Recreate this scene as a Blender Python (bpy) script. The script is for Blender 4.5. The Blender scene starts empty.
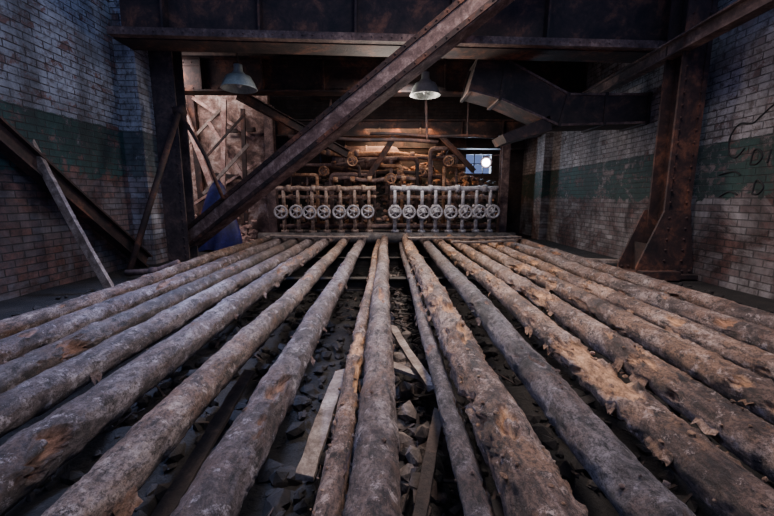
import bpy, math, random
from mathutils import Vector, Matrix, noise
random.seed(7)
OZ = 1.13   # eye height above the side floors; meshes are written relative to it

# ---------------------------------------------------------------- materials
def new_mat(name):
    m = bpy.data.materials.new(name); m.use_nodes = True
    nt = m.node_tree; nt.nodes.clear()
    out = nt.nodes.new('ShaderNodeOutputMaterial'); b = nt.nodes.new('ShaderNodeBsdfPrincipled')
    nt.links.new(b.outputs[0], out.inputs[0])
    b.inputs['Roughness'].default_value = .8
    return m, nt, b
def L(nt, a, b): nt.links.new(a, b)
def coords(nt): 
    return nt.nodes.new('ShaderNodeTexCoord').outputs['Object']
def noise_n(nt, vec, scale, detail=8, rough=.6, dist=0):
    n = nt.nodes.new('ShaderNodeTexNoise'); n.inputs['Scale'].default_value = scale
    n.inputs['Detail'].default_value = detail; n.inputs['Roughness'].default_value = rough
    n.inputs['Distortion'].default_value = dist
    L(nt, vec, n.inputs['Vector']); return n.outputs['Fac']
def ramp(nt, fac, stops):
    r = nt.nodes.new('ShaderNodeValToRGB'); e = r.color_ramp.elements
    while len(e) < len(stops): e.new(.5)
    for i, (p, c) in enumerate(stops):
        e[i].position = p
        if not isinstance(c, (tuple, list)): c = (c, c, c)
        e[i].color = (*c, 1)
    L(nt, fac, r.inputs[0]); return r.outputs[0]
def mix(nt, f, a, b, mode='MIX'):
    n = nt.nodes.new('ShaderNodeMixRGB'); n.blend_type = mode
    for s, v in ((n.inputs[0], f), (n.inputs[1], a), (n.inputs[2], b)):
        if isinstance(v, bpy.types.NodeSocket): L(nt, v, s)
        elif isinstance(v, (int, float)): s.default_value = v if s.type == 'VALUE' else (v, v, v, 1)
        else: s.default_value = (*v, 1)
    return n.outputs[0]
def math_n(nt, op, a, b=0):
    n = nt.nodes.new('ShaderNodeMath'); n.operation = op
    for s, v in ((n.inputs[0], a), (n.inputs[1], b)):
        if isinstance(v, bpy.types.NodeSocket): L(nt, v, s)
        else: s.default_value = v
    return n.outputs[0]
def bump(nt, b, h, strength=.5, dist=.02):
    n = nt.nodes.new('ShaderNodeBump'); n.inputs['Strength'].default_value = strength
    n.inputs['Distance'].default_value = dist
    L(nt, h, n.inputs['Height']); L(nt, n.outputs[0], b.inputs['Normal'])

def rough_mat(name, dark, mid, light, scale=3, bs=.6, bd=.02, rough=.8, lo=.35, hi=.66):
    m, nt, b = new_mat(name); v = coords(nt)
    n1 = noise_n(nt, v, scale, 10, .7, .4); n2 = noise_n(nt, v, scale*7, 8, .7)
    c = ramp(nt, n1, [(lo, dark), ((lo+hi)/2, mid), (hi, light)])
    c2 = mix(nt, ramp(nt, n2, [(.42, 0.), (.62, 1.)]), c, mix(nt, .55, c, dark))
    L(nt, c2, b.inputs['Base Color']); b.inputs['Roughness'].default_value = rough
    bump(nt, b, mix(nt, .5, n1, n2), bs, bd); return m

def pipe_mat(name, dark, mid, light, core):
    m, nt, b = new_mat(name); v = coords(nt)
    mp = nt.nodes.new('ShaderNodeMapping'); mp.inputs['Scale'].default_value = (1, .45, 1); L(nt, v, mp.inputs[0])
    n1 = noise_n(nt, mp.outputs[0], 4, 12, .75, .6)
    n2 = noise_n(nt, mp.outputs[0], 20, 12, .8, .3); n3 = noise_n(nt, v, 70, 8, .8)
    base = ramp(nt, n1, [(.38, dark), (.5, mid), (.62, light)])
    base = mix(nt, ramp(nt, noise_n(nt, v, 2.1, 8, .7, .5), [(.47, 0.), (.6, .75)]), base, mix(nt, .5, base, core))
    base = mix(nt, ramp(nt, n2, [(.4, 1.), (.51, 0.)]), base, tuple(x*.4 for x in dark))
    base = mix(nt, ramp(nt, n3, [(.42, .8), (.53, 0.)]), base, dark)
    base = mix(nt, ramp(nt, noise_n(nt, v, 11, 12, .85), [(.55, 0.), (.61, .85)]), base, tuple(min(1, x*1.25) for x in light))
    at = nt.nodes.new('ShaderNodeAttribute'); at.attribute_name = 'dmg'
    corec = ramp(nt, n2, [(.4, tuple(x*.2 for x in core)), (.52, core), (.62, tuple(min(1, x*1.7+.06) for x in core))])
    c = mix(nt, at.outputs['Fac'], base, corec)
    L(nt, c, b.inputs['Base Color']); b.inputs['Roughness'].default_value = .58
    h = mix(nt, .45, n2, n3); bump(nt, b, h, 1., .045); return m

def brick_mat(name, axis='Y', top=None, bot=None, white=(.5,.5,.55), green=(.05,.13,.12), eff=.5, b1=(.2,.08,.06), b2=(.1,.05,.045), peel=.5):
    m, nt, b = new_mat(name); v = coords(nt)
    s = nt.nodes.new('ShaderNodeSeparateXYZ'); L(nt, v, s.inputs[0])
    cb = nt.nodes.new('ShaderNodeCombineXYZ'); L(nt, s.outputs[axis], cb.inputs[0]); L(nt, s.outputs['Z'], cb.inputs[1])
    def brick(ms):
        br = nt.nodes.new('ShaderNodeTexBrick'); L(nt, cb.outputs[0], br.inputs['Vector'])
        for k, val in (('Scale', 1), ('Brick Width', .26), ('Row Height', .088), ('Mortar Size', ms), ('Mortar Smooth', .5), ('Bias', 0)):
            br.inputs[k].default_value = val
        return br
    br = brick(.008)
    br.inputs['Color1'].default_value = (*b1, 1); br.inputs['Color2'].default_value = (*b2, 1); br.inputs['Mortar'].default_value = (.03,.027,.027,1)
    n1 = noise_n(nt, v, 1.1, 12, .75, .8); n2 = noise_n(nt, v, 9, 12, .8); n3 = noise_n(nt, v, 3.0, 12, .75, .8)
    bw = brick(.01)
    bw.inputs['Color1'].default_value = (0,0,0,1); bw.inputs['Color2'].default_value = (1,1,1,1); bw.inputs['Mortar'].default_value = (0,0,0,1)
    base = mix(nt, ramp(nt, n2, [(.4, 0.), (.6, .9)]), br.outputs['Color'], tuple(x*.25 for x in b2))
    e = mix(nt, .7, ramp(nt, n1, [(.42, 0.), (.58, 1.)]), bw.outputs['Color'], 'MULTIPLY')
    base = mix(nt, math_n(nt, 'MULTIPLY', e, eff), base, tuple(x*.8 for x in white))
    zz = math_n(nt, 'ADD', s.outputs['Z'], math_n(nt, 'MULTIPLY', math_n(nt, 'SUBTRACT', n3, .5), .8))
    z2 = math_n(nt, 'ADD', s.outputs['Z'], math_n(nt, 'MULTIPLY', math_n(nt, 'SUBTRACT', n2, .5), .12))
    pk = mix(nt, .45, n3, n2); pk = math_n(nt, 'SUBTRACT', pk, math_n(nt, 'MULTIPLY', bw.outputs['Fac'], .03))
    pk = math_n(nt, 'ADD', pk, math_n(nt, 'MULTIPLY', bw.outputs['Color'], .06))
    paint_keep = ramp(nt, pk, [(peel-.02, 0.), (peel+.02, 1.)])
    mortar_d = mix(nt, math_n(nt, 'MULTIPLY', br.outputs['Fac'], .4), 1., .25)
    if top is not None:
        mg = math_n(nt, 'GREATER_THAN', zz, bot); mw = math_n(nt, 'GREATER_THAN', z2, top)
        gcol = mix(nt, ramp(nt, n1, [(.38, 0.), (.6, 1.)]), green, tuple(x*.4 for x in green))
        wcol = mix(nt, ramp(nt, n1, [(.4, 0.), (.6, 1.)]), white, tuple(x*.45 for x in white))
        wcol = mix(nt, ramp(nt, n2, [(.5, 0.), (.6, .85)]), wcol, (.09,.065,.06))
        pc = mix(nt, 1., mix(nt, mw, gcol, wcol), mortar_d, 'MULTIPLY')
        base = mix(nt, math_n(nt, 'MULTIPLY', mg, paint_keep), base, pc)
    mp = nt.nodes.new('ShaderNodeMapping'); mp.inputs['Scale'].default_value = (1.6, 1.6, .3); L(nt, v, mp.inputs[0])
    st = ramp(nt, noise_n(nt, mp.outputs[0], 1.2, 8, .7, .4), [(.44, 0.), (.6, .75)])
    base = mix(nt, st, base, mix(nt, .7, base, (.012,.01,.012)))
    L(nt, base, b.inputs['Base Color']); b.inputs['Roughness'].default_value = .8
    h = mix(nt, .5, math_n(nt, 'SUBTRACT', 1., br.outputs['Fac']), n2)
    bump(nt, b, h, 1., .03)
    return m

M = {}
M['rust'] = rough_mat('rusted_steel', (.014,.009,.01), (.055,.027,.023), (.22,.085,.048), 2.2, lo=.4, hi=.66)
M['rust_light'] = rough_mat('rusted_steel_dusty', (.035,.02,.02), (.13,.078,.072), (.34,.22,.18), 3.5)
M['brace'] = rough_mat('brace_steel', (.06,.034,.032), (.19,.12,.11), (.44,.32,.29), 5)
M['steel_dark'] = rough_mat('sooty_steel', (.009,.008,.01), (.028,.02,.023), (.1,.048,.036), 2.5)
M['col_left'] = rough_mat('column_steel', (.02,.015,.018), (.06,.042,.045), (.15,.09,.08), 3)
M['duct'] = rough_mat('duct_sheet', (.014,.011,.012), (.045,.028,.026), (.17,.075,.048), 1.6, lo=.42, hi=.66)
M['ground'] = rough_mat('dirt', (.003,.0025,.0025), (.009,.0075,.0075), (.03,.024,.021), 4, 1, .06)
M['stone'] = rough_mat('rubble_stone', (.03,.023,.02), (.11,.085,.075), (.28,.22,.19), 9, .8)
M['stone_dark'] = rough_mat('shaded_stone', (.004,.0035,.0035), (.013,.01,.01), (.045,.034,.03), 9, .8)  # near-black copy of the stone, with the pit's shade put into its colour
M['rub_warm'] = rough_mat('rubble_warm', (.06,.026,.016), (.32,.15,.075), (.7,.45,.3), 5, .8)
M['wood'] = rough_mat('weathered_wood', (.08,.06,.05), (.24,.185,.16), (.44,.37,.33), 8, .8)
M['wood_pale'] = rough_mat('pale_lath', (.14,.07,.06), (.45,.28,.24), (.7,.55,.5), 5, .6)
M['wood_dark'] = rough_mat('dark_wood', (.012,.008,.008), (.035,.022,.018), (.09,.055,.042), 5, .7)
M['plaster'] = rough_mat('stained_plaster', (.06,.035,.03), (.28,.17,.14), (.6,.47,.42), 1.8, .8, .03, lo=.42, hi=.6)
M['concrete'] = rough_mat('old_concrete', (.04,.035,.035), (.12,.1,.095), (.28,.25,.23), 5, .8)
M['valve'] = rough_mat('corroded_valve', (.14,.12,.13), (.48,.45,.47), (.78,.76,.8), 9, .5, rough=.5)
M['valve_tan'] = rough_mat('corroded_valve_tan', (.1,.06,.045), (.36,.24,.18), (.66,.52,.44), 9, .5, rough=.5)
M['valve_rust'] = rough_mat('rusted_wheel', (.12,.06,.04), (.4,.25,.18), (.66,.55,.48), 12, .5)
M['enamel'] = rough_mat('aged_enamel', (.25,.3,.3), (.45,.51,.5), (.6,.66,.65), 5, .1, .005, .35)
M['tarp'] = rough_mat('blue_tarp', (.006,.006,.05), (.014,.014,.14), (.04,.04,.3), 3, .3, rough=.5)
M['spray'] = rough_mat('black_spray_paint', (.005,.005,.006), (.01,.01,.012), (.02,.02,.02), 8, .1)
M['glass'] = rough_mat('bulb_glass', (.4,.4,.4), (.5,.5,.5), (.6,.6,.6), 8, .1, rough=.2)
M['pipeL'] = pipe_mat('lagging_cool', (.03,.022,.023), (.165,.125,.13), (.44,.39,.42), (.26,.14,.1))
M['pipeC'] = pipe_mat('lagging_mid', (.035,.023,.02), (.2,.138,.12), (.5,.41,.38), (.4,.19,.1))
M['pipeR'] = pipe_mat('lagging_warm', (.035,.021,.016), (.24,.14,.1), (.58,.43,.36), (.62,.32,.16))
M['pipeD'] = pipe_mat('lagging_dark', (.02,.017,.018), (.1,.078,.078), (.27,.23,.235), (.24,.12,.08))
m, nt, b_ = new_mat('lit_lamp_lens'); b_.inputs['Emission Color'].default_value = (.7,.83,1,1); b_.inputs['Emission Strength'].default_value = 35; M['lens'] = m

# ---------------------------------------------------------------- mesh builder
class MB:
    def __init__(s): s.v = []; s.f = []; s.mi = []; s.sm = []
    def add(s, vs, fs, mi=0, smooth=False):
        o = len(s.v); s.v += [tuple(p) for p in vs]
        for f in fs: s.f.append([i+o for i in f]); s.mi.append(mi); s.sm.append(smooth)
    def box(s, c, d, rot=None, mi=0, taper=1.0):
        c = Vector(c); vs = []
        for x in (-1, 1):
            for y in (-1, 1):
                for z in (-1, 1):
                    t = taper if x > 0 else 1
                    p = Vector((x*d[0]/2, y*d[1]/2*t, z*d[2]/2*t))
                    if rot is not None: p = rot @ p
                    vs.append(c+p)
        s.add(vs, [(0,1,3,2),(4,6,7,5),(0,4,5,1),(2,3,7,6),(0,2,6,4),(1,5,7,3)], mi)
    def frame(s, a, b, up=(0,0,1)):
        a, b = Vector(a), Vector(b); x = (b-a).normalized(); u = Vector(up)
        if abs(x.dot(u)) > .98: u = Vector((0,1,0))
        y = u.cross(x).normalized(); z = x.cross(y)
        return Matrix((x, y, z)).transposed()
    def bar(s, a, b, w, h, mi=0, up=(0,0,1), off=(0,0), taper=1.0):
        R = s.frame(a, b, up); a, b = Vector(a), Vector(b)
        c = (a+b)/2 + R @ Vector((0, off[0], off[1]))
        s.box(c, ((b-a).length, w, h), R, mi, taper)
    def ibeam(s, a, b, w, h, t=.035, mi=0, up=(0,0,1), rivets=.0, ribs=0):
        s.bar(a, b, t, h-2*t, mi, up)
        s.bar(a, b, w, t, mi, up, (0, h/2-t/2)); s.bar(a, b, w, t, mi, up, (0, -h/2+t/2))
        R = s.frame(a, b, up); A = Vector(a); n = (Vector(b)-A).length
        if ribs:
            k = int(n/ribs)
            for i in range(1, k+1):
                c = A + R @ Vector((i*ribs-ribs/2, 0, 0)); s.box(c, (.03, w*.85, h-2*t), R, mi)
        if rivets:
            for sy in (-1, 1):
                for sz in (-1, 1):
                    s.bar(a, b, .02, .12, mi, up, (sy*(t/2+.01), sz*(h/2-t-.06)))
                    for i in range(int(n/rivets)):
                        c = A + R @ Vector((i*rivets+.06, sy*(t/2+.02), sz*(h/2-t-.06)))
                        s.rivet(c, R @ Vector((0, sy, 0)), .02, mi)
    def rivet(s, c, n, r, mi=0):
        n = Vector(n).normalized(); u = n.orthogonal().normalized(); w = n.cross(u)
        vs = []
        for k, (rr, h) in enumerate(((1, 0), (.7, .6))):
            for i in range(6):
                a = i*math.pi/3; vs.append(c + (u*math.cos(a)+w*math.sin(a))*r*rr + n*h*r)
        vs.append(c+n*r*.85)
        fs = [(i, (i+1)%6, 6+(i+1)%6, 6+i) for i in range(6)] + [(6+i, 6+(i+1)%6, 12) for i in range(6)]
        s.add(vs, fs, mi, True)
    def tube(s, pts, r, seg=12, mi=0, cap=True, smooth=True, nz=0, seed=0):
        pts = [Vector(p) for p in pts]; vs = []; n = len(pts)
        t0 = (pts[1]-pts[0]).normalized(); u = t0.orthogonal().normalized()
        for i, p in enumerate(pts):
            t = (pts[min(i+1, n-1)]-pts[max(i-1, 0)]).normalized()
            u = (u - t*u.dot(t)).normalized(); w = t.cross(u)
            rr = r[i] if isinstance(r, (list, tuple)) else r
            for k in range(seg):
                a = 2*math.pi*k/seg; d = u*math.cos(a)+w*math.sin(a)
                q = rr*(1+(nz*noise.noise((p+d*rr)*9+Vector((seed,0,0))) if nz else 0))
                vs.append(p+d*q)
        fs = [(i*seg+k, i*seg+(k+1)%seg, (i+1)*seg+(k+1)%seg, (i+1)*seg+k) for i in range(n-1) for k in range(seg)]
        if cap: fs += [tuple(range(seg))[::-1], tuple((n-1)*seg+k for k in range(seg))]
        s.add(vs, fs, mi, smooth)
    def lathe(s, c, prof, axis=(0,0,1), seg=20, mi=0, smooth=True):
        c = Vector(c); t = Vector(axis).normalized(); u = t.orthogonal().normalized(); w = t.cross(u); vs = []
        for r, h in prof:
            for k in range(seg):
                a = 2*math.pi*k/seg; vs.append(c+(u*math.cos(a)+w*math.sin(a))*r+t*h)
        n = len(prof)
        fs = [(i*seg+k, i*seg+(k+1)%seg, (i+1)*seg+(k+1)%seg, (i+1)*seg+k) for i in range(n-1) for k in range(seg)]
        s.add(vs, fs, mi, smooth)
    def torus(s, c, axis, R, r, seg=24, ss=8, mi=0):
        c = Vector(c); t = Vector(axis).normalized(); u = t.orthogonal().normalized(); w = t.cross(u); vs = []
        for i in range(seg):
            a = 2*math.pi*i/seg; d = u*math.cos(a)+w*math.sin(a)
            for k in range(ss):
                b = 2*math.pi*k/ss; vs.append(c+d*(R+r*math.cos(b))+t*r*math.sin(b))
        fs = [(i*ss+k, ((i+1)%seg)*ss+k, ((i+1)%seg)*ss+(k+1)%ss, i*ss+(k+1)%ss) for i in range(seg) for k in range(ss)]
        s.add(vs, fs, mi, True)
    def rock(s, c, r, mi=0):
        c = Vector(c); ph = (1+5**.5)/2
        base = [(-1,ph,0),(1,ph,0),(-1,-ph,0),(1,-ph,0),(0,-1,ph),(0,1,ph),(0,-1,-ph),(0,1,-ph),(ph,0,-1),(ph,0,1),(-ph,0,-1),(-ph,0,1)]
        fs = [(0,11,5),(0,5,1),(0,1,7),(0,7,10),(0,10,11),(1,5,9),(5,11,4),(11,10,2),(10,7,6),(7,1,8),(3,9,4),(3,4,2),(3,2,6),(3,6,8),(3,8,9),(4,9,5),(2,4,11),(6,2,10),(8,6,7),(9,8,1)]
        sc = Vector((random.uniform(.6,1.3), random.uniform(.6,1.3), random.uniform(.45,.9)))
        R = Matrix.Rotation(random.uniform(0, 6), 3, 'Z') @ Matrix.Rotation(random.uniform(-.6,.6), 3, 'X')
        vs = []
        for b in base:
            p = Vector(b).normalized()*r*random.uniform(.7, 1.25)
            vs.append(c + R @ Vector((p.x*sc.x, p.y*sc.y, p.z*sc.z)))
        s.add(vs, fs, mi)
    def obj(s, name, mats, loc=None, attr=None, bevel=0):
        me = bpy.data.meshes.new(name); me.from_pydata(s.v, [], s.f); me.update()
        for m in mats: me.materials.append(M[m] if isinstance(m, str) else m)
        me.polygons.foreach_set('material_index', s.mi); me.polygons.foreach_set('use_smooth', s.sm)
        if attr is not None:
            a = me.attributes.new('dmg', 'FLOAT', 'POINT'); a.data.foreach_set('value', attr)
        o = bpy.data.objects.new(name, me); bpy.context.scene.collection.objects.link(o)
        o.location = loc if loc is not None else (0, 0, OZ)
        if bevel:
            bm = o.modifiers.new('bevel', 'BEVEL'); bm.width = bevel; bm.segments = 2; bm.limit_method = 'ANGLE'
        return o

def fbm(p, o=4):
    v = 0; a = .5
    for i in range(o): v += a*noise.noise(p); p = p*2.1; a *= .5
    return v
def sst(a, b, x):
    t = max(0, min(1, (x-a)/(b-a))); return t*t*(3-2*t)

# ---------------------------------------------------------------- floor with pit
PX0, PX1 = -3.12, 3.3
def gheight(x, y):
    inpit = sst(PX0-.12, PX0+.06, x)*(1-sst(PX1-.06, PX1+.12, x))*(1-sst(9.3, 9.5, y))
    n = fbm(Vector((x*1.3, y*1.3, 3)), 5)
    return -1.13 - inpit*(.85 - .5*math.exp(-((x-.2)/.3)**2)) + n*(.1+.2*inpit) * (1 if inpit > .1 else .35)
b = MB(); NX, NY = 150, 190
xs = [-7+11.5*i/NX for i in range(NX+1)]; ys = [-1.5+13.8*j/NY for j in range(NY+1)]
b.add([(x, y, gheight(x, y)) for y in ys for x in xs],
      [(j*(NX+1)+i, j*(NX+1)+i+1, (j+1)*(NX+1)+i+1, (j+1)*(NX+1)+i) for j in range(NY) for i in range(NX)], 0, True)
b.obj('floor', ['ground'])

# ---------------------------------------------------------------- walls
M['brickL'] = brick_mat('brick_left', 'Y', 1.08, .33, (.42,.47,.58), (.03,.1,.1), .35, (.2,.085,.07), (.085,.045,.045), .485)
M['brickR'] = brick_mat('brick_right', 'Y', .72, .02, (.46,.43,.44), (.03,.075,.065), .9, (.14,.065,.058), (.065,.037,.036), .485)
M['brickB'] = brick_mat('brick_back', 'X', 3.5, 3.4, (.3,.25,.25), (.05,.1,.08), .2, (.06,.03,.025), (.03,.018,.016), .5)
M['brickP'] = brick_mat('brick_pier', 'X', 1.08, .33, (.6,.62,.7), (.14,.17,.18), .9, (.25,.14,.12), (.16,.1,.09), .48)
b = MB(); b.box((-4.45, 2.35, 1.1), (.3, 7.7, 4.9)); b.obj('wall_left', ['brickL'])
b = MB(); b.box((-4.28, 6.38, 1.1), (.6, .36, 4.9)); b.obj('brick_pier', ['brickP'])
b = MB(); b.box((4.5, 5.35, 1.1), (.3, 13.7, 4.9)); b.obj('wall_right', ['brickR'])
b = MB(); b.box((4.25, 10.2, 1.1), (.22, .5, 4.7)); b.obj('brick_pilaster', ['brickR'])
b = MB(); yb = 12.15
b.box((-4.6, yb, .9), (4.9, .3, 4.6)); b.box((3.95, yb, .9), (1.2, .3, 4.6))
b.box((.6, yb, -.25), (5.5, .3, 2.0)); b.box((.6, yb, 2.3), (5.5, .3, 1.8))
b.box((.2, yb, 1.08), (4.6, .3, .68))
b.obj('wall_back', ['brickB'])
b = MB()
for cx, w in ((2.93, .85),):
    for dz in (.77, 1.08, 1.39): b.box((cx, 12.05, dz), (w, .05, .03))
    for k in (-.5, -.17, .17, .5): b.box((cx+k*w*.98, 12.05, 1.08), (.025, .05, .66))
b.obj('window_1', ['steel_dark'])
b = MB(); b.box((-4.9, 10.1, .9), (3.6, .2, 4.4)); b.obj('wall_plastered', ['plaster'])
b = MB(); b.box((-6.8, 8.2, .9), (.2, 3.9, 4.4)); b.obj('wall_side_room', ['plaster'])
b = MB()
for i in range(34):
    b.box((-6.7+i*.335+.16, 9.3, 3.42+random.uniform(-.02,.02)), (.32, 6.1, .06))
for y in (7.4, 9.3, 11.3): b.box((-1.2, y, 3.28), (11.2, .12, .2))
b.obj('ceiling', ['wood_dark'])

# ---------------------------------------------------------------- steel frame
b = MB(); b.ibeam((-3.95, 5.95, 2.82), (4.3, 5.95, 2.62), .42, 1.08, .04, 0, rivets=.14, ribs=1.4)
b.bar((-3.95, 5.66, 2.34), (4.3, 5.66, 2.14), .12, .1, 1)
for i in range(58): b.rivet(Vector((-3.85+i*.14, 5.6, 2.34-i*.14*.0242)), (0,-1,0), .018, 1)
b.obj('riveted_girder', ['rust', 'rust_light'])
b = MB(); b.ibeam((-4.6, 8.4, 2.6), (4.3, 8.4, 2.55), .35, .7, .035, 0, rivets=.18, ribs=1.3); b.obj('riveted_girder', ['rust'])
b = MB(); b.ibeam((-2.95, 10.3, 1.85), (4.1, 10.3, 1.85), .3, .42, .03, 0, ribs=1.1); b.obj('crossbeam', ['rust'])
b = MB(); b.ibeam((-2.6, 11.4, 1.75), (4.1, 11.4, 1.7), .3, .5, .03, 0, ribs=.9); b.obj('crossbeam', ['steel_dark'])
b = MB()
for x in (-2.2, -.6, 1.3, 3.0): b.ibeam((x, 6.2, 3.1), (x+.1, 12, 3.1), .18, .28, .025)
b.obj('ceiling_joists', ['steel_dark'])

def column(name, x, y, w, d, z0, z1, mat, base=True):
    b = MB()
    t = .03
    b.box((x, y, (z0+z1)/2), (t, d-2*t, z1-z0)); 
    for sy in (-1, 1): b.box((x, y+sy*(d/2-t/2), (z0+z1)/2), (w, t, z1-z0))
    for sx in (-1, 1):
        b.box((x+sx*(w/2-.012), y-d/2-.005, (z0+z1)/2), (.06, .03, z1-z0))
        for i in range(int((z1-z0)/.16)):
            b.rivet(Vector((x+sx*(w/2-.05), y-d/2-.02, z0+.1+i*.16)), (0,-1,0), .018)
    if base:
        xl, xr = x-.5, min(x+.4, 4.33)
        for sy in (-1, 1):
            yy = y+sy*(d/2+.03)
            pts = [(xl, z0), (xr, z0), (xr, z0+.15), (x+w/2+.01, z0+.95), (x-w/2-.03, z0+.95), (xl, z0+.15)]
            vs = [(p[0], yy-.015, p[1]) for p in pts]+[(p[0], yy+.015, p[1]) for p in pts]
            fs = [tuple(range(6)), tuple(range(11, 5, -1))]+[(i, 6+i, 6+(i+1)%6, (i+1)%6) for i in range(6)]
            b.add(vs, fs)
            for k in range(8): b.rivet(Vector((xl+.05+k*(xr-xl-.1)/7, yy-.015, z0+.1)), (0,-1,0), .022)
            for k in range(5):
                for q in (-.12, .12): b.rivet(Vector((x+q, yy-.015, z0+.25+k*.15)), (0,-1,0), .02)
        b.box(((xl+xr)/2, y, z0+.03), (xr-xl, d+.3, .06)); 
        b.box((xl+.2, y, z0+.25), (.025, d, .45))
        b.bar((xl-.02, y-.33, z0+.06), (xr-.3, y-.33, z0+.06), .12, .12)
    return b.obj(name, [mat])
column('steel_column', 4.03, 5.3, .32, .34, -1.12, 3.3, 'rust')
column('steel_column', -3.82, 6.75, .42, .34, -1.12, 3.3, 'col_left', False)
b = MB(); b.ibeam((3.75, 3.0, 1.98), (4.02, 8.0, 2.0), .16, .2, .02); b.obj('wall_beam', ['rust_light'])
b = MB(); A = Vector((-4.2, 7.15, -1.06)); Bv = Vector((2.2, 4.78, 3.1))
R = b.frame(A, Bv); face = -1 if (R@Vector((0,1,0))).y > 0 else 1
b.bar(A, Bv, .04, .34, 0, off=(face*.12, 0)); b.bar(A, Bv, .26, .035, 0, off=(0, .16)); b.bar(A, Bv, .26, .035, 0, off=(0, -.16))
b.bar(A, Bv, .03, .07, 1, off=(face*.15, .135)); b.bar(A, Bv, .03, .07, 1, off=(face*.15, -.135))
for i in range(48):
    for sz in (-.135, .135):
        b.rivet(A+R@Vector((.1+i*.165, face*.165, sz)), R@Vector((0,face,0)), .018, 1)
b.obj('diagonal_brace_beam', ['brace', 'rust'])
b = MB(); b.ibeam((-3.2, 8.3, 2.2), (-1.0, 9.6, 1.1), .15, .2, .02); b.ibeam((.2, 10.0, 1.6), (-.6, 10.0, .4), .15, .15, .02)
b.ibeam((1.4, 9.9, 1.6), (2.3, 9.9, .7), .12, .12, .02)
b.obj('knee_brace', ['rust'])
b = MB()
for (x0, z0, x1, z1, y, r) in ((-2.3, 1.42, 1.2, 1.3, 8.9, .045), (-.4, 1.5, 2.7, 1.42, 9.0, .035), (.9, 2.25, .95, 1.32, 8.95, .03), (-1.3, 2.25, -1.35, 1.32, 8.9, .03), (1.9, 2.25, 1.9, 1.42, 9.0, .025)):
    b.tube([(x0+(x1-x0)*i/10, y, z0+(z1-z0)*i/10+.02*math.sin(i)) for i in range(11)], r, 10, nz=.1)
b.obj('overhead_conduit', ['rust'])
b = MB(); b.ibeam((-3.0, 9.75, -1.1), (-3.0, 9.75, 2.3), .22, .22, .025, up=(0,1,0)); b.obj('steel_post', ['rust_light'])
b = MB(); b.ibeam((3.05, 9.75, -1.1), (3.05, 9.75, 1.6), .2, .2, .025, up=(0,1,0)); b.obj('steel_post', ['rust_light'])

# duct
b = MB(); y0, y1 = 6.35, 7.0
def duct_seg(p, q):
    vs = []
    for (bt, tp) in (p, q):
        vs += [(bt[0], y0, bt[1]), (tp[0], y0, tp[1]), (tp[0], y1, tp[1]), (bt[0], y1, bt[1])]
    b.add(vs, [(0,1,5,4), (1,2,6,5), (2,3,7,6), (3,0,4,7), (0,3,2,1), (4,5,6,7)])
s0 = ((1.35, 1.75), (1.5, 2.24)); s1 = ((1.85, 1.62), (1.95, 2.2)); s2 = ((2.85, 1.2), (2.98, 1.68)); s3 = ((4.3, 1.24), (4.3, 1.68))
duct_seg(s0, s1); duct_seg(s1, s2); duct_seg(s2, s3)
duct_seg(((2.0, .92), (1.93, 1.05)), ((2.75, 1.12), (2.7, 1.35)))
for sgm in (s0, s1, s2, ((3.6, 1.22), (3.6, 1.68)), s3):
    for yy in (y0-.015, y1+.015): b.bar((sgm[0][0], yy, sgm[0][1]-.03), (sgm[1][0], yy, sgm[1][1]+.03), .03, .05, up=(1,0,0))
    b.box((sgm[1][0]-.0, (y0+y1)/2, sgm[1][1]+.02), (.05, y1-y0, .03)); b.box((sgm[0][0], (y0+y1)/2, sgm[0][1]-.02), (.05, y1-y0, .03))
for e0, e1 in ((s0, s1), (s1, s2), (s2, s3)):
    for k in (0, 1): b.bar((e0[k][0], y0-.01, e0[k][1]), (e1[k][0], y0-.01, e1[k][1]), .02, .035, 1)
b.obj('ventilation_duct', ['duct', 'rust_light'])

# ---------------------------------------------------------------- lamps
def lamp(x, y, z, r, ztop):
    b = MB()
    b.lathe((x, y, z), [(.04, .3), (.07, .3), (.075, .2), (.1, .17), (.12, .14), (.55*r+.04, .11), (.85*r, .03), (r, -.07), (r+.012, -.09), (r, -.095), (.82*r, .01), (.5*r, .085), (.06, .12), (.0, .12)], seg=32)
    b.tube([(x, y, z+.28), (x, y, ztop)], .014, 8, 1)
    b.lathe((x, y, z), [(0, -.07), (.03, -.06), (.05, -.02), (.045, .03), (.03, .09)], seg=16, mi=2)
    b.lathe((x, y, ztop-.03), [(0, -.02), (.05, -.02), (.06, .03), (0, .03)], seg=12, mi=1)
    b.obj('pendant_lamp', ['enamel', 'steel_dark', 'glass'])
lamp(-2.55, 6.7, 1.95, .29, 3.35); lamp(.7, 7.1, 1.95, .27, 3.35)
b = MB(); c = (2.62, 9.95, .93)
b.lathe(c, [(0,.2), (.05,.19), (.07,.1), (.12,.03), (.15,-.02), (.155,-.03), (.14,-.02)], (0,1,-.05), 20, 0)
b.lathe(c, [(0,-.03), (.06,-.028), (.1,-.01)], (0,1,-.05), 20, 1)
b.tube([(2.62, 10.1, .93), (2.62, 10.1, 1.1), (2.95, 9.9, 1.12)], .015, 8, 0)
b.obj('work_light', ['rust_light', 'lens'])

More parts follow.
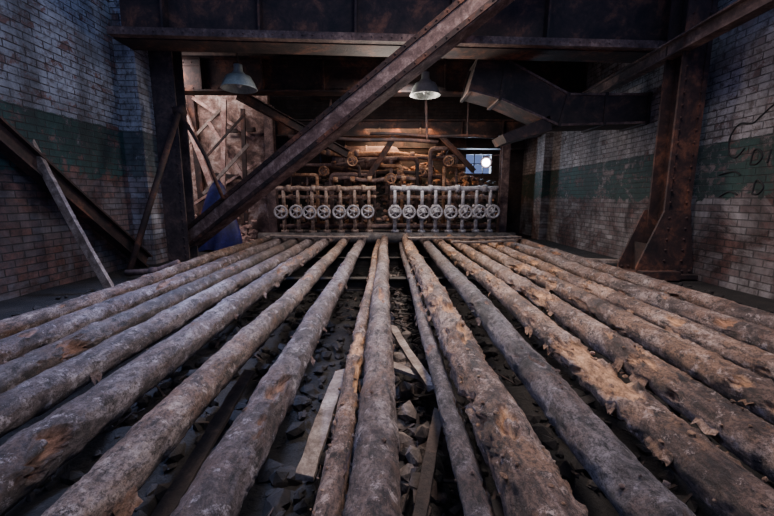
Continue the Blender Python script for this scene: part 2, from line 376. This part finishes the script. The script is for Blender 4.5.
# ---------------------------------------------------------------- insulated pipes
def pipe(x, R, mat, dmg, seed, z=-1.0, dx=0, y1=9.15, y0=-.7):
    seg = 56; ysl = []; y = y0
    while y < y1:
        ysl.append(y); y += (.011+.009*max(0, y-.5)) if y > .2 else .04
    ysl.append(y1)
    vs = []; at = []; S = Vector((seed*7.3, seed*3.1, 0)); thr = .36-dmg
    for y in ysl:
        cx = x + dx*(y/9.2) + .035*noise.noise(Vector((y*.35, seed*5, 0)))
        cz = z + .03*noise.noise(Vector((y*.4, seed*9, 4)))
        jy = (y+seed*.37) % 1.1
        jj = -.07*math.exp(-((jy-.6)/.014)**2) + .07*sst(.6, .61, jy)*(1-sst(.6, .95, jy))
        lowf = .45*noise.noise(Vector((seed, y*.7, 2)))
        for k in range(seg):
            a = 2*math.pi*k/seg; dx_, dz_ = math.cos(a), math.sin(a)
            p = Vector((dx_*R, y, dz_*R))+S
            m = fbm(Vector((p.x*8, p.y*3.2, p.z*8)), 5)+lowf
            d = sst(.0, .03, m-thr)
            rr = 1+.16*fbm(Vector((p.x*6, p.y*3, p.z*6)), 3)+.12*fbm(p*30, 3)+jj+.06*noise.noise(Vector((p.x*14, p.y*9, p.z*14)))
            edge = math.exp(-((m-thr+.02)/.022)**2)*.12
            rr = rr*(1-d)+d*(.72+.15*fbm(p*28, 3)) + edge
            vs.append((cx+dx_*R*rr, y, cz+dz_*R*rr)); at.append(d)
    n = len(ysl)
    fs = [(i*seg+k, (i+1)*seg+k, (i+1)*seg+(k+1)%seg, i*seg+(k+1)%seg) for i in range(n-1) for k in range(seg)]
    fs += [tuple(range(seg)), tuple((n-1)*seg+k for k in range(seg))[::-1]]
    b = MB(); b.add(vs, fs, 0, True)
    na = len(at)
    rnd = random.Random(seed)
    for _ in range(int(25+dmg*420)):
        y = rnd.uniform(.5, 7); a = rnd.uniform(-.2, 3.34); cx = x+dx*(y/9.2)
        r = rnd.uniform(.005, .015)
        b.rock((cx+math.cos(a)*R*.97, y, z+math.sin(a)*R*.97), r, 0)
    for _ in range(int(3+dmg*50)):
        y = rnd.uniform(.6, 6); sd = rnd.choice((-1, 1)); w = rnd.uniform(.015, .05); l = rnd.uniform(.03, .08)
        cx = x+dx*(y/9.2); pv = []
        ph = rnd.uniform(0, 6)
        for i in range(6):
            ll = l*(.5+.8*rnd.random())
            for j in range(4):
                yy = y+(i-2.5)*w*.5+.008*rnd.random(); t = j/3
                pv.append((cx+sd*(R*(.96+.25*t*t)+.006*rnd.random()), yy, z+R*.1-ll*t+.012*math.sin(i*1.9+ph)*t))
        b.add(pv, [(i*4+j, i*4+j+1, (i+1)*4+j+1, (i+1)*4+j) for i in range(5) for j in range(3)], 0, False)
    at += [0.35]*(len(b.v)-na)
    b.obj('insulated_pipe', [mat], attr=at)
PIPES = [(-.06,.088,'pipeC',.03,1,0),(-.58,.092,'pipeL',.05,3,-.02),(-.97,.088,'pipeC',.03,4,-.02),(-1.42,.1,'pipeL',.1,5,0),
 (-1.79,.09,'pipeL',.02,6,0),(-2.13,.088,'pipeD',.05,7,0),(-2.5,.09,'pipeL',.06,8,-.02),(-2.92,.08,'pipeC',.04,9,-.05),
 (.5,.11,'pipeR',.22,10,-.03),(.87,.092,'pipeD',.02,11,0),(1.21,.092,'pipeR',.19,12,0),(1.55,.092,'pipeR',.18,13,0),
 (1.92,.09,'pipeR',.14,14,0),(2.28,.082,'pipeR',.14,15,0),(2.67,.09,'pipeC',.07,16,.03),(3.07,.082,'pipeC',.05,17,.03)]
for (x, R, mt, dm, sd, dx) in PIPES: pipe(x, R, mt, dm, sd, dx=dx)
pipe(-.215, .052, 'pipeR', .16, 20, z=-1.07, dx=0); pipe(.33, .055, 'pipeD', .04, 21, z=-1.13, dx=.02)
for y in (5.6, 7.6):
    b = MB(); b.ibeam((PX0-.1, y, -1.33), (PX1+.1, y, -1.33), .14, .2, .02); b.obj('pipe_support_beam', ['stone_dark'])

# ---------------------------------------------------------------- manifold and valves
b = MB(); b.tube([(-3.25+i*.325, 9.28, -1.0) for i in range(21)], .14, 20, nz=.1)
b.obj('manifold_pipe', ['concrete'])
def header(z, y, r, x0, x1, mat, seed):
    b = MB(); n = 40
    b.tube([(x0+(x1-x0)*i/n, y, z+.01*math.sin(i*.8+seed)) for i in range(n+1)], r, 14, nz=.15, seed=seed)
    for i in range(4):
        xx = x0+(x1-x0)*(i+.5)/4; b.lathe((xx, y, z), [(r, -.05), (r*1.5, -.05), (r*1.5, .05), (r, .05)], (1,0,0), 14)
    b.obj('header_pipe', [mat])
for (xa, xb, m1) in ((-2.8, -.28, 'valve_tan'), (.08, 2.8, 'valve')):
    header(.24, 9.38, .06, xa, xb, m1, 1); header(.03, 9.6, .045, xa, xb, 'valve_rust', 2)
header(-.72, 9.62, .06, -2.8, 2.85, 'rust_light', 3)
def valve_mesh():
    b = MB()
    b.tube([(0,0,-.56), (0,0,-.13)], .05, 12); b.tube([(0,0,.13), (0,0,.58)], .045, 12)
    for z in (-.13, .13, -.5):
        b.lathe((0,0,z), [(.04,-.03), (.1,-.03), (.1,.03), (.04,.03)], seg=16)
        for i in range(6):
            a = i*math.pi/3+.3; b.lathe((.08*math.cos(a), .08*math.sin(a), z), [(0,-.045), (.014,-.045), (.014,.045), (0,.045)], seg=6)
    b.lathe((0,0,0), [(.04,-.12), (.08,-.09), (.11,-.04), (.115,0), (.11,.04), (.08,.09), (.04,.12)], seg=18)
    b.lathe((0,0,0), [(.07,.05), (.075,.1), (.1,.1), (.1,.13), (.06,.135), (.045,.18), (.03,.2)], (0,-1,0), 14)
    b.tube([(0,-.18,0), (0,-.36,0)], .015, 8)
    for sx in (-1, 1): b.tube([(sx*.065,-.13,0), (sx*.055,-.24,0), (0,-.27,0)], .014, 6)
    c = (0,-.31,0); b.torus(c, (0,1,0), .145, .028, 28, 8, 1)
    b.lathe(c, [(0,-.02), (.05,-.02), (.05,.02), (0,.02)], (0,1,0), 12, 1)
    for i in range(5):
        a = i*2*math.pi/5; b.tube([(.03*math.cos(a),-.31,.03*math.sin(a)), (.09*math.cos(a),-.322,.09*math.sin(a)), (.142*math.cos(a),-.31,.142*math.sin(a))], .016, 6, 1)
    return b
vm = {'a': valve_mesh().obj('gate_valve', ['valve_tan', 'valve'], (-2.62, 9.38, OZ-.34)).data}
me2 = vm['a'].copy(); me2.materials[0] = M['valve']; me2.materials[1] = M['valve']
vx = [-2.62+.36*i for i in range(7)]+[.2+.345*i for i in range(8)]
for i, x in enumerate(vx):
    if i == 0: continue
    o = bpy.data.objects.new('gate_valve', vm['a'] if i < 7 else me2); bpy.context.scene.collection.objects.link(o)
    o.location = (x, 9.38, OZ-.34+random.uniform(-.015,.015)); o.rotation_euler = (0, 0, random.uniform(-.08,.08))

b = MB(); b.box((0, 9.9, -1.02), (5.7, .2, .34)); b.obj('concrete_curb', ['concrete'], bevel=.02)
def board(name, a, c, w, t, mat='wood', seed=0, up=(0,0,1)):
    b = MB(); rr = random.Random(seed); R = b.frame(a, c, up); A = Vector(a); n = (Vector(c)-A).length; N = 14; vs = []
    for i in range(N+1):
        s = i/N
        ww = w*(1+.08*rr.uniform(-1, 1))
        for (yy, zz) in ((-ww/2, -t/2), (ww/2, -t/2), (ww/2, t/2), (-ww/2, t/2)):
            j = rr.uniform(-.04, .04) if i in (0, N) else 0
            vs.append(A+R@Vector((s*n+j, yy, zz+.01*math.sin(s*5+seed))))
    fs = [(i*4+k, i*4+(k+1)%4, (i+1)*4+(k+1)%4, (i+1)*4+k) for i in range(N) for k in range(4)]+[(3,2,1,0), (N*4, N*4+1, N*4+2, N*4+3)]
    b.add(vs, fs); return b.obj(name, [mat], bevel=.003)
board('wooden_plank', (.45, 7.9, -.87), (3.0, 8.3, -.87), .2, .04, 'wood', 1)
board('wooden_plank', (-2.7, 8.45, -.87), (-.4, 8.2, -.87), .22, .04, 'wood', 2)
board('wooden_plank', (1.3, 7.3, -.87), (2.6, 7.45, -.87), .1, .04, 'wood', 3)
board('wooden_plank', (3.4, 6.3, -1.05), (4.2, 5.85, -1.05), .16, .05, 'wood', 4)
board('wooden_plank', (-.37, 1.42, -1.22), (-.3, 2.3, -1.14), .085, .03, 'wood', 5)
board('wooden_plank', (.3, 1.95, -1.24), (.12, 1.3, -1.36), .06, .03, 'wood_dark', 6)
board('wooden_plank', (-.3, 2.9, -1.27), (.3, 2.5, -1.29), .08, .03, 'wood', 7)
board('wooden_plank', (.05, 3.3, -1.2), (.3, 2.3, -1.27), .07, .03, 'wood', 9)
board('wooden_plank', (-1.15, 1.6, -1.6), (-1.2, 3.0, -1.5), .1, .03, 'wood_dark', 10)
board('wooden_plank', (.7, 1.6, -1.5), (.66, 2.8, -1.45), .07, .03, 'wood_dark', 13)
board('leaning_plank', (-4.2, 4.45, .65), (-3.35, 4.3, -1.08), .1, .05, 'wood', 8, up=(0,1,0))
b = MB(); b.ibeam((-4.15, 3.7, 1.0), (-4.05, 6.05, -1.05), .16, .22, .025); b.obj('fallen_steel_beam', ['rust'])
b = MB(); b.tube([(-3.45, 6.4, 1.45), (-3.6, 5.8, .2), (-3.75, 5.2, -1.08)], .045, 12); b.tube([(-3.45, 6.4, 1.42), (-3.1, 6.45, .7), (-2.85, 6.45, -.02)], .03, 12)
b.lathe((-3.45, 6.4, 1.43), [(0,-.08), (.08,-.08), (.08,.08), (0,.08)], (1,0,.2), 12)
b.obj('pipe_brace', ['rust'])
b = MB(); b.tube([(-3.68, 5.05, -1.04), (-3.3, 5.1, -1.03), (-2.95, 5.1, -.9)], .045, 12, nz=.1); b.lathe((-3.3, 5.1, -1.03), [(.04,-.06), (.065,-.06), (.065,.06), (.04,.06)], (1,0,0), 12)
b.obj('short_pipe', ['rust_light'])

b = MB(); N = 28; K = 12; vs = []
for j in range(K+1):
    t = j/K
    for i in range(N):
        a = 2*math.pi*i/N; r = (.05+.42*t**.6)*(1+.18*math.sin(a*5+t*2)*t+.14*noise.noise(Vector((math.cos(a), math.sin(a), t*2))))
        vs.append((-3.72+math.cos(a)*r+.08*(1-t), 8.0+math.sin(a)*r*.8, .38-1.49*t+.04*math.sin(a*3)*t))
b.add(vs, [(j*N+i, j*N+(i+1)%N, (j+1)*N+(i+1)%N, (j+1)*N+i) for j in range(K) for i in range(N)]+[tuple(range(N))], 0, True)
b.obj('blue_tarp', ['tarp'])

# ---------------------------------------------------------------- rubble
b = MB(); rnd = random.Random(3)
for i in range(3600):
    y = rnd.uniform(-.3, 9); x = rnd.gauss(.12, .25) if i % 3 == 0 else rnd.uniform(-3, 3.2)
    if x < PX0+.2 or x > PX1-.2: continue
    mid = abs(x-.15) < .32
    r = rnd.choice((.015, .025, .035, .05, .07)) if mid else rnd.choice((.02, .04, .06, .09))
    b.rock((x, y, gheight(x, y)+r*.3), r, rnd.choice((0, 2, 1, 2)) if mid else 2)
for (x, y, r) in ((.14,2.3,.09),(.22,2.0,.08),(.08,2.05,.07),(.16,2.7,.1),(.24,2.45,.07),(.1,3.2,.1),(-.28,2.6,.08),(-.33,3.0,.09),(.2,3.6,.1),(.12,1.75,.06),(-.42,2.1,.06)):
    b.rock((x, y, gheight(x, y)+r*.8), r, 0)
for i in range(700):
    y = rnd.uniform(0, 9); x = rnd.gauss(.12, .28) if i % 2 else rnd.uniform(-2.8, 3); a = rnd.uniform(0, 3.14); l = rnd.uniform(.05, .3)
    z = gheight(x, y)+.06; d = Vector((math.cos(a)*l, math.sin(a)*l, rnd.uniform(-.08, .1)))
    b.bar(Vector((x, y, z))-d/2, Vector((x, y, z))+d/2, rnd.uniform(.01, .04), .012, 1, taper=.6)
b.obj('pit_rubble', ['stone', 'wood_dark', 'stone_dark'])
for (xa, xb, ya, yb_) in ((-3.7, -3.25, 2.5, 5.0), (3.42, 3.85, 2.5, 4.9)):
    b = MB()
    for i in range(50):
        x = rnd.uniform(xa, xb); y = rnd.uniform(ya, yb_); r = rnd.uniform(.015, .05); b.rock((x, y, -1.12+r*.3), r, 0)
    b.obj('floor_rubble', ['stone_dark'])
def mound(x, y): return -1.1+2.0*sst(10.0, 11.4, y)*(1-.25*abs(x-.3)/3)+.35*noise.noise(Vector((x*1.3, y*1.5, 0)))
b = MB(); vs = []; nx, ny = 60, 24
for j in range(ny+1):
    for i in range(nx+1):
        x = -2.75+6.0*i/nx; y = 10.05+1.85*j/ny; vs.append((x, y, mound(x, y)+.08*noise.noise(Vector((x*7, y*7, 1)))))
b.add(vs, [(j*(nx+1)+i, j*(nx+1)+i+1, (j+1)*(nx+1)+i+1, (j+1)*(nx+1)+i) for j in range(ny) for i in range(nx)], 2)
for i in range(900):
    x = rnd.uniform(-2.7, 3.1); y = rnd.uniform(10.15, 11.75); r = rnd.choice((.03, .05, .08, .12)); z = mound(x, y)+r*.4
    if rnd.random() < .7: b.rock((x, y, z), r, rnd.choice((0, 3, 1, 3)))
    else:
        Rr = Matrix.Rotation(rnd.uniform(0, 3), 3, 'Z')@Matrix.Rotation(rnd.uniform(-.7, .7), 3, 'X'); b.box((x, y, z), (.2, .1, .07), Rr, rnd.choice((0, 1, 3)))
for i in range(14):
    x = rnd.uniform(-2.4, 2.8); y = rnd.uniform(10.3, 11.3); a = rnd.uniform(-.6, .6); l = rnd.uniform(.5, 1.2); z = mound(x, y)+.2
    d = Vector((math.cos(a)*l, rnd.uniform(-.2, .2), math.sin(a)*l*.7)); b.bar(Vector((x, y, z))-d/2, Vector((x, y, z))+d/2, .09, .03, 1)
b.obj('rubble_pile', ['rub_warm', 'stone', 'ground', 'rust_light'])

# pipework & machinery behind the valve row
def rpath(pts, r=.12):
    out = [Vector(pts[0])]
    for i in range(1, len(pts)-1):
        p, a, c = Vector(pts[i]), Vector(pts[i-1]), Vector(pts[i+1])
        u = (a-p).normalized()*r; w = (c-p).normalized()*r
        for k in range(6):
            t = k/5; out.append((p+u)*(1-t)**2+p*2*t*(1-t)+(p+w)*t*t)
    out.append(Vector(pts[-1])); return out
b = MB()
def pp(pts, r, mi):
    b.tube(rpath(pts, r*2.2), r, 12, mi, nz=.12, seed=r)
    for q in (0, -1):
        P = Vector(pts[q]); D = (Vector(pts[1 if q == 0 else -2])-P).normalized()
        b.lathe(P+D*.12, [(r, -.03), (r*1.6, -.03), (r*1.6, .03), (r, .03)], D, 12, mi)
for i in range(15):
    x = -2.55+i*.37+rnd.uniform(-.08, .08); y = rnd.uniform(10.0, 10.15); zt = rnd.choice((.62, .85, 1.05, 1.3)); r = rnd.choice((.03, .045, .06))
    if x > 2.2: continue
    xe = max(-2.75, min(2.2, x+rnd.choice((-1, 1))*rnd.uniform(.3, .9)))
    pp([(x, y, -.85), (x, y, zt), (xe, y, zt), (xe, y+.6, zt+rnd.uniform(-.05, .1))], r, rnd.randint(0, 3))
for k, (z, y, r, tilt) in enumerate(((.5, 9.9, .05, .03), (.72, 10.35, .06, -.22), (1.0, 10.1, .04, .3), (1.2, 10.6, .07, -.15))):
    xa, xb = -2.75+rnd.random()*1.4, 2.3-rnd.random()*1.6; n = 20
    b.tube([(xa+(xb-xa)*i/n, y, z+tilt*(i/n-.5)+.04*math.sin(i*.5+k)) for i in range(n+1)], r, 12, (k+2) % 4, nz=.15, seed=k)
    for j in range(5):
        xx = xa+(xb-xa)*(j+.3)/5; b.lathe((xx, y, z+tilt*((j+.3)/5-.5)), [(r, -.06), (r*1.5, -.06), (r*1.5, .06), (r, .06)], (1,0,0), 12, (k+1) % 4)
for (x, z, y) in ((-1.7, .72, 10.3), (-.9, .95, 10.0), (.9, .72, 10.3), (1.6, .95, 10.0), (.1, .5, 9.85)):
    b.lathe((x, y, z), [(.05,-.12), (.11,-.08), (.12,0), (.11,.08), (.05,.12)], (1,0,0), 14, 0)
    b.tube([(x, y, z), (x, y-.28, z)], .02, 8, 1); b.torus((x, y-.26, z), (0,1,0), .12, .018, 20, 6, 1)
    for q in range(4): b.tube([(x, y-.26, z), (x+.12*math.cos(q*1.57+.4), y-.26, z+.12*math.sin(q*1.57+.4))], .01, 6, 1)
b.obj('pipework', ['rust_light', 'rub_warm', 'rust_light', 'rust'])
b = MB()
b.lathe((-.6, 11.0, 1.15), [(0,-1.0), (.2,-.97), (.3,-.88), (.34,-.75), (.34,.75), (.3,.88), (.2,.97), (0,1.0)], (1,0,0), 28)
for q in (-.6, 0, .6): b.lathe((-.6+q, 11.0, 1.15), [(.34,-.03), (.36,-.03), (.36,.03), (.34,.03)], (1,0,0), 28)
for q in (-.6, .6): b.box((-.6+q, 11.0, .1), (.1, .4, 1.5))
b.obj('steam_drum', ['rust_light'])
b = MB()
for (x0, z0, x1, z1, y, w, mi) in ((-5.3, 2.9, -4.3, -.4, 9.6, .14, 0), (-5.5, 1.0, -4.2, 2.2, 9.7, .07, 1), (-4.0, 2.4, -4.3, -1, 9.5, .11, 0), (-3.4, 1.3, -4.6, .1, 9.3, .08, 1), (-5.2, -.2, -3.4, .9, 9.8, .06, 0), (-4.9, 2.5, -3.4, 1.5, 9.75, .08, 0), (-3.6, 2.2, -3.7, -1.1, 9.6, .1, 2), (-5.0, 2.6, -4.9, -1.1, 9.85, .16, 2), (-4.5, 1.9, -3.5, .2, 9.65, .09, 0), (-3.4, 2.0, -4.4, 1.0, 9.2, .05, 2), (-4.6, .6, -3.4, .5, 9.85, .12, 2), (-4.2, 1.7, -3.4, 1.75, 9.85, .1, 2)):
    b.bar((x0, y, z0), (x1, y, z1), w, w*.6, mi, up=(0, 1, 0))
for i in range(160):
    x = rnd.uniform(-5.6, -3.4); y = rnd.uniform(8.9, 9.8); r = rnd.choice((.04, .08, .12)); b.rock((x, y, -1.1+.9*sst(8.7, 9.9, y)*rnd.random()), r, 0)
b.obj('collapsed_framing', ['wood_pale', 'wood', 'rust'])

# graffiti strokes on right wall
b = MB(); X = 4.349
def stroke(pts, r=.011):
    P = [Vector((X, p[0], p[1])) for p in pts]; q = []
    for i in range(len(P)-1):
        a0 = P[max(i-1, 0)]; a1 = P[i]; a2 = P[i+1]; a3 = P[min(i+2, len(P)-1)]
        for k in range(8):
            t = k/8; q.append(.5*((2*a1)+(a2-a0)*t+(2*a0-5*a1+4*a2-a3)*t*t+(3*a1-a0-3*a2+a3)*t**3))
    q.append(P[-1]); b.tube(q, r, 6)
stroke([(4.8,.55),(4.82,.75),(4.72,.9),(4.55,.88),(4.45,.95),(4.3,1.05),(4.15,1.0)])
stroke([(4.8,.55),(4.7,.5),(4.6,.6)])
stroke([(4.5,.4),(4.48,.55),(4.42,.56),(4.37,.48),(4.42,.4),(4.5,.4)]); stroke([(4.3,.4),(4.28,.55)]); stroke([(4.22,.42),(4.12,.52),(4.07,.42)])
stroke([(4.42,.05),(4.4,.2),(4.34,.19),(4.3,.12),(4.35,.05),(4.42,.05)]); stroke([(4.9,.3),(4.7,.33),(4.6,.28)]); stroke([(4.85,.02),(4.72,.08),(4.6,.04)])
b.obj('wall_graffiti', ['spray'])

# ---------------------------------------------------------------- camera, world, lights
cam_d = bpy.data.cameras.new('camera'); cam = bpy.data.objects.new('camera', cam_d); bpy.context.scene.collection.objects.link(cam)
cam.location = (0, 0, OZ); cam.rotation_euler = (math.radians(90-9.3), 0, 0); cam_d.lens = 17; cam_d.sensor_width = 36; cam_d.clip_start = .02
bpy.context.scene.camera = cam
w = bpy.data.worlds.new('world'); bpy.context.scene.world = w; w.use_nodes = True
bg = w.node_tree.nodes['Background']; bg.inputs[0].default_value = (.33, .46, 1.0, 1); bg.inputs[1].default_value = .42
def area(name, loc, target, size, energy, col, spread=180):
    ld = bpy.data.lights.new(name, 'AREA'); ld.size = size; ld.energy = energy; ld.color = col; ld.spread = math.radians(spread)
    o = bpy.data.objects.new(name, ld); bpy.context.scene.collection.objects.link(o); o.location = loc
    o.rotation_euler = (Vector(target)-Vector(loc)).to_track_quat('-Z', 'Y').to_euler()
area('overhead_fill', (1.3, 3.2, 5.4), (.9, 3.4, 0), 1.2, 165, (1, .82, .7), 110)  # added warm lamp overhead to brighten the pipe tops
area('left_wall_fill', (1.5, .5, 4.6), (-4.3, 4.8, 1.4), 1.6, 80, (.6, .74, 1))  # added cool fill aimed at the left wall; no window stands here
area('rear_light', (.3, 10.9, 2.9), (.3, 10.6, .5), 1.8, 170, (1, .6, .34))
area('rear_valve_light', (0.4, 7.7, 3.1), (0.2, 9.4, .7), 1.4, 80, (1, .93, .9))
area('rear_rake_light', (0.2, 7.6, 2.6), (0.4, 2.5, .1), 1.2, 130, (1, .86, .76))
area('side_room_light', (-5.0, 8.2, 4.0), (-4.8, 9.9, 1.5), 1.2, 110, (1, .86, .84))
area('left_blue_fill', (-3.2, 4.9, 4.0), (-1.6, 3.4, 0), .3, 85, (.4, .53, 1), 80)  # added blue lamp inside the hall, for a cool sheen on the left pipes
area('rear_window_light', (3.0, 12.9, 2.3), (1.5, 9.0, .3), .8, 200, (.6, .76, 1))
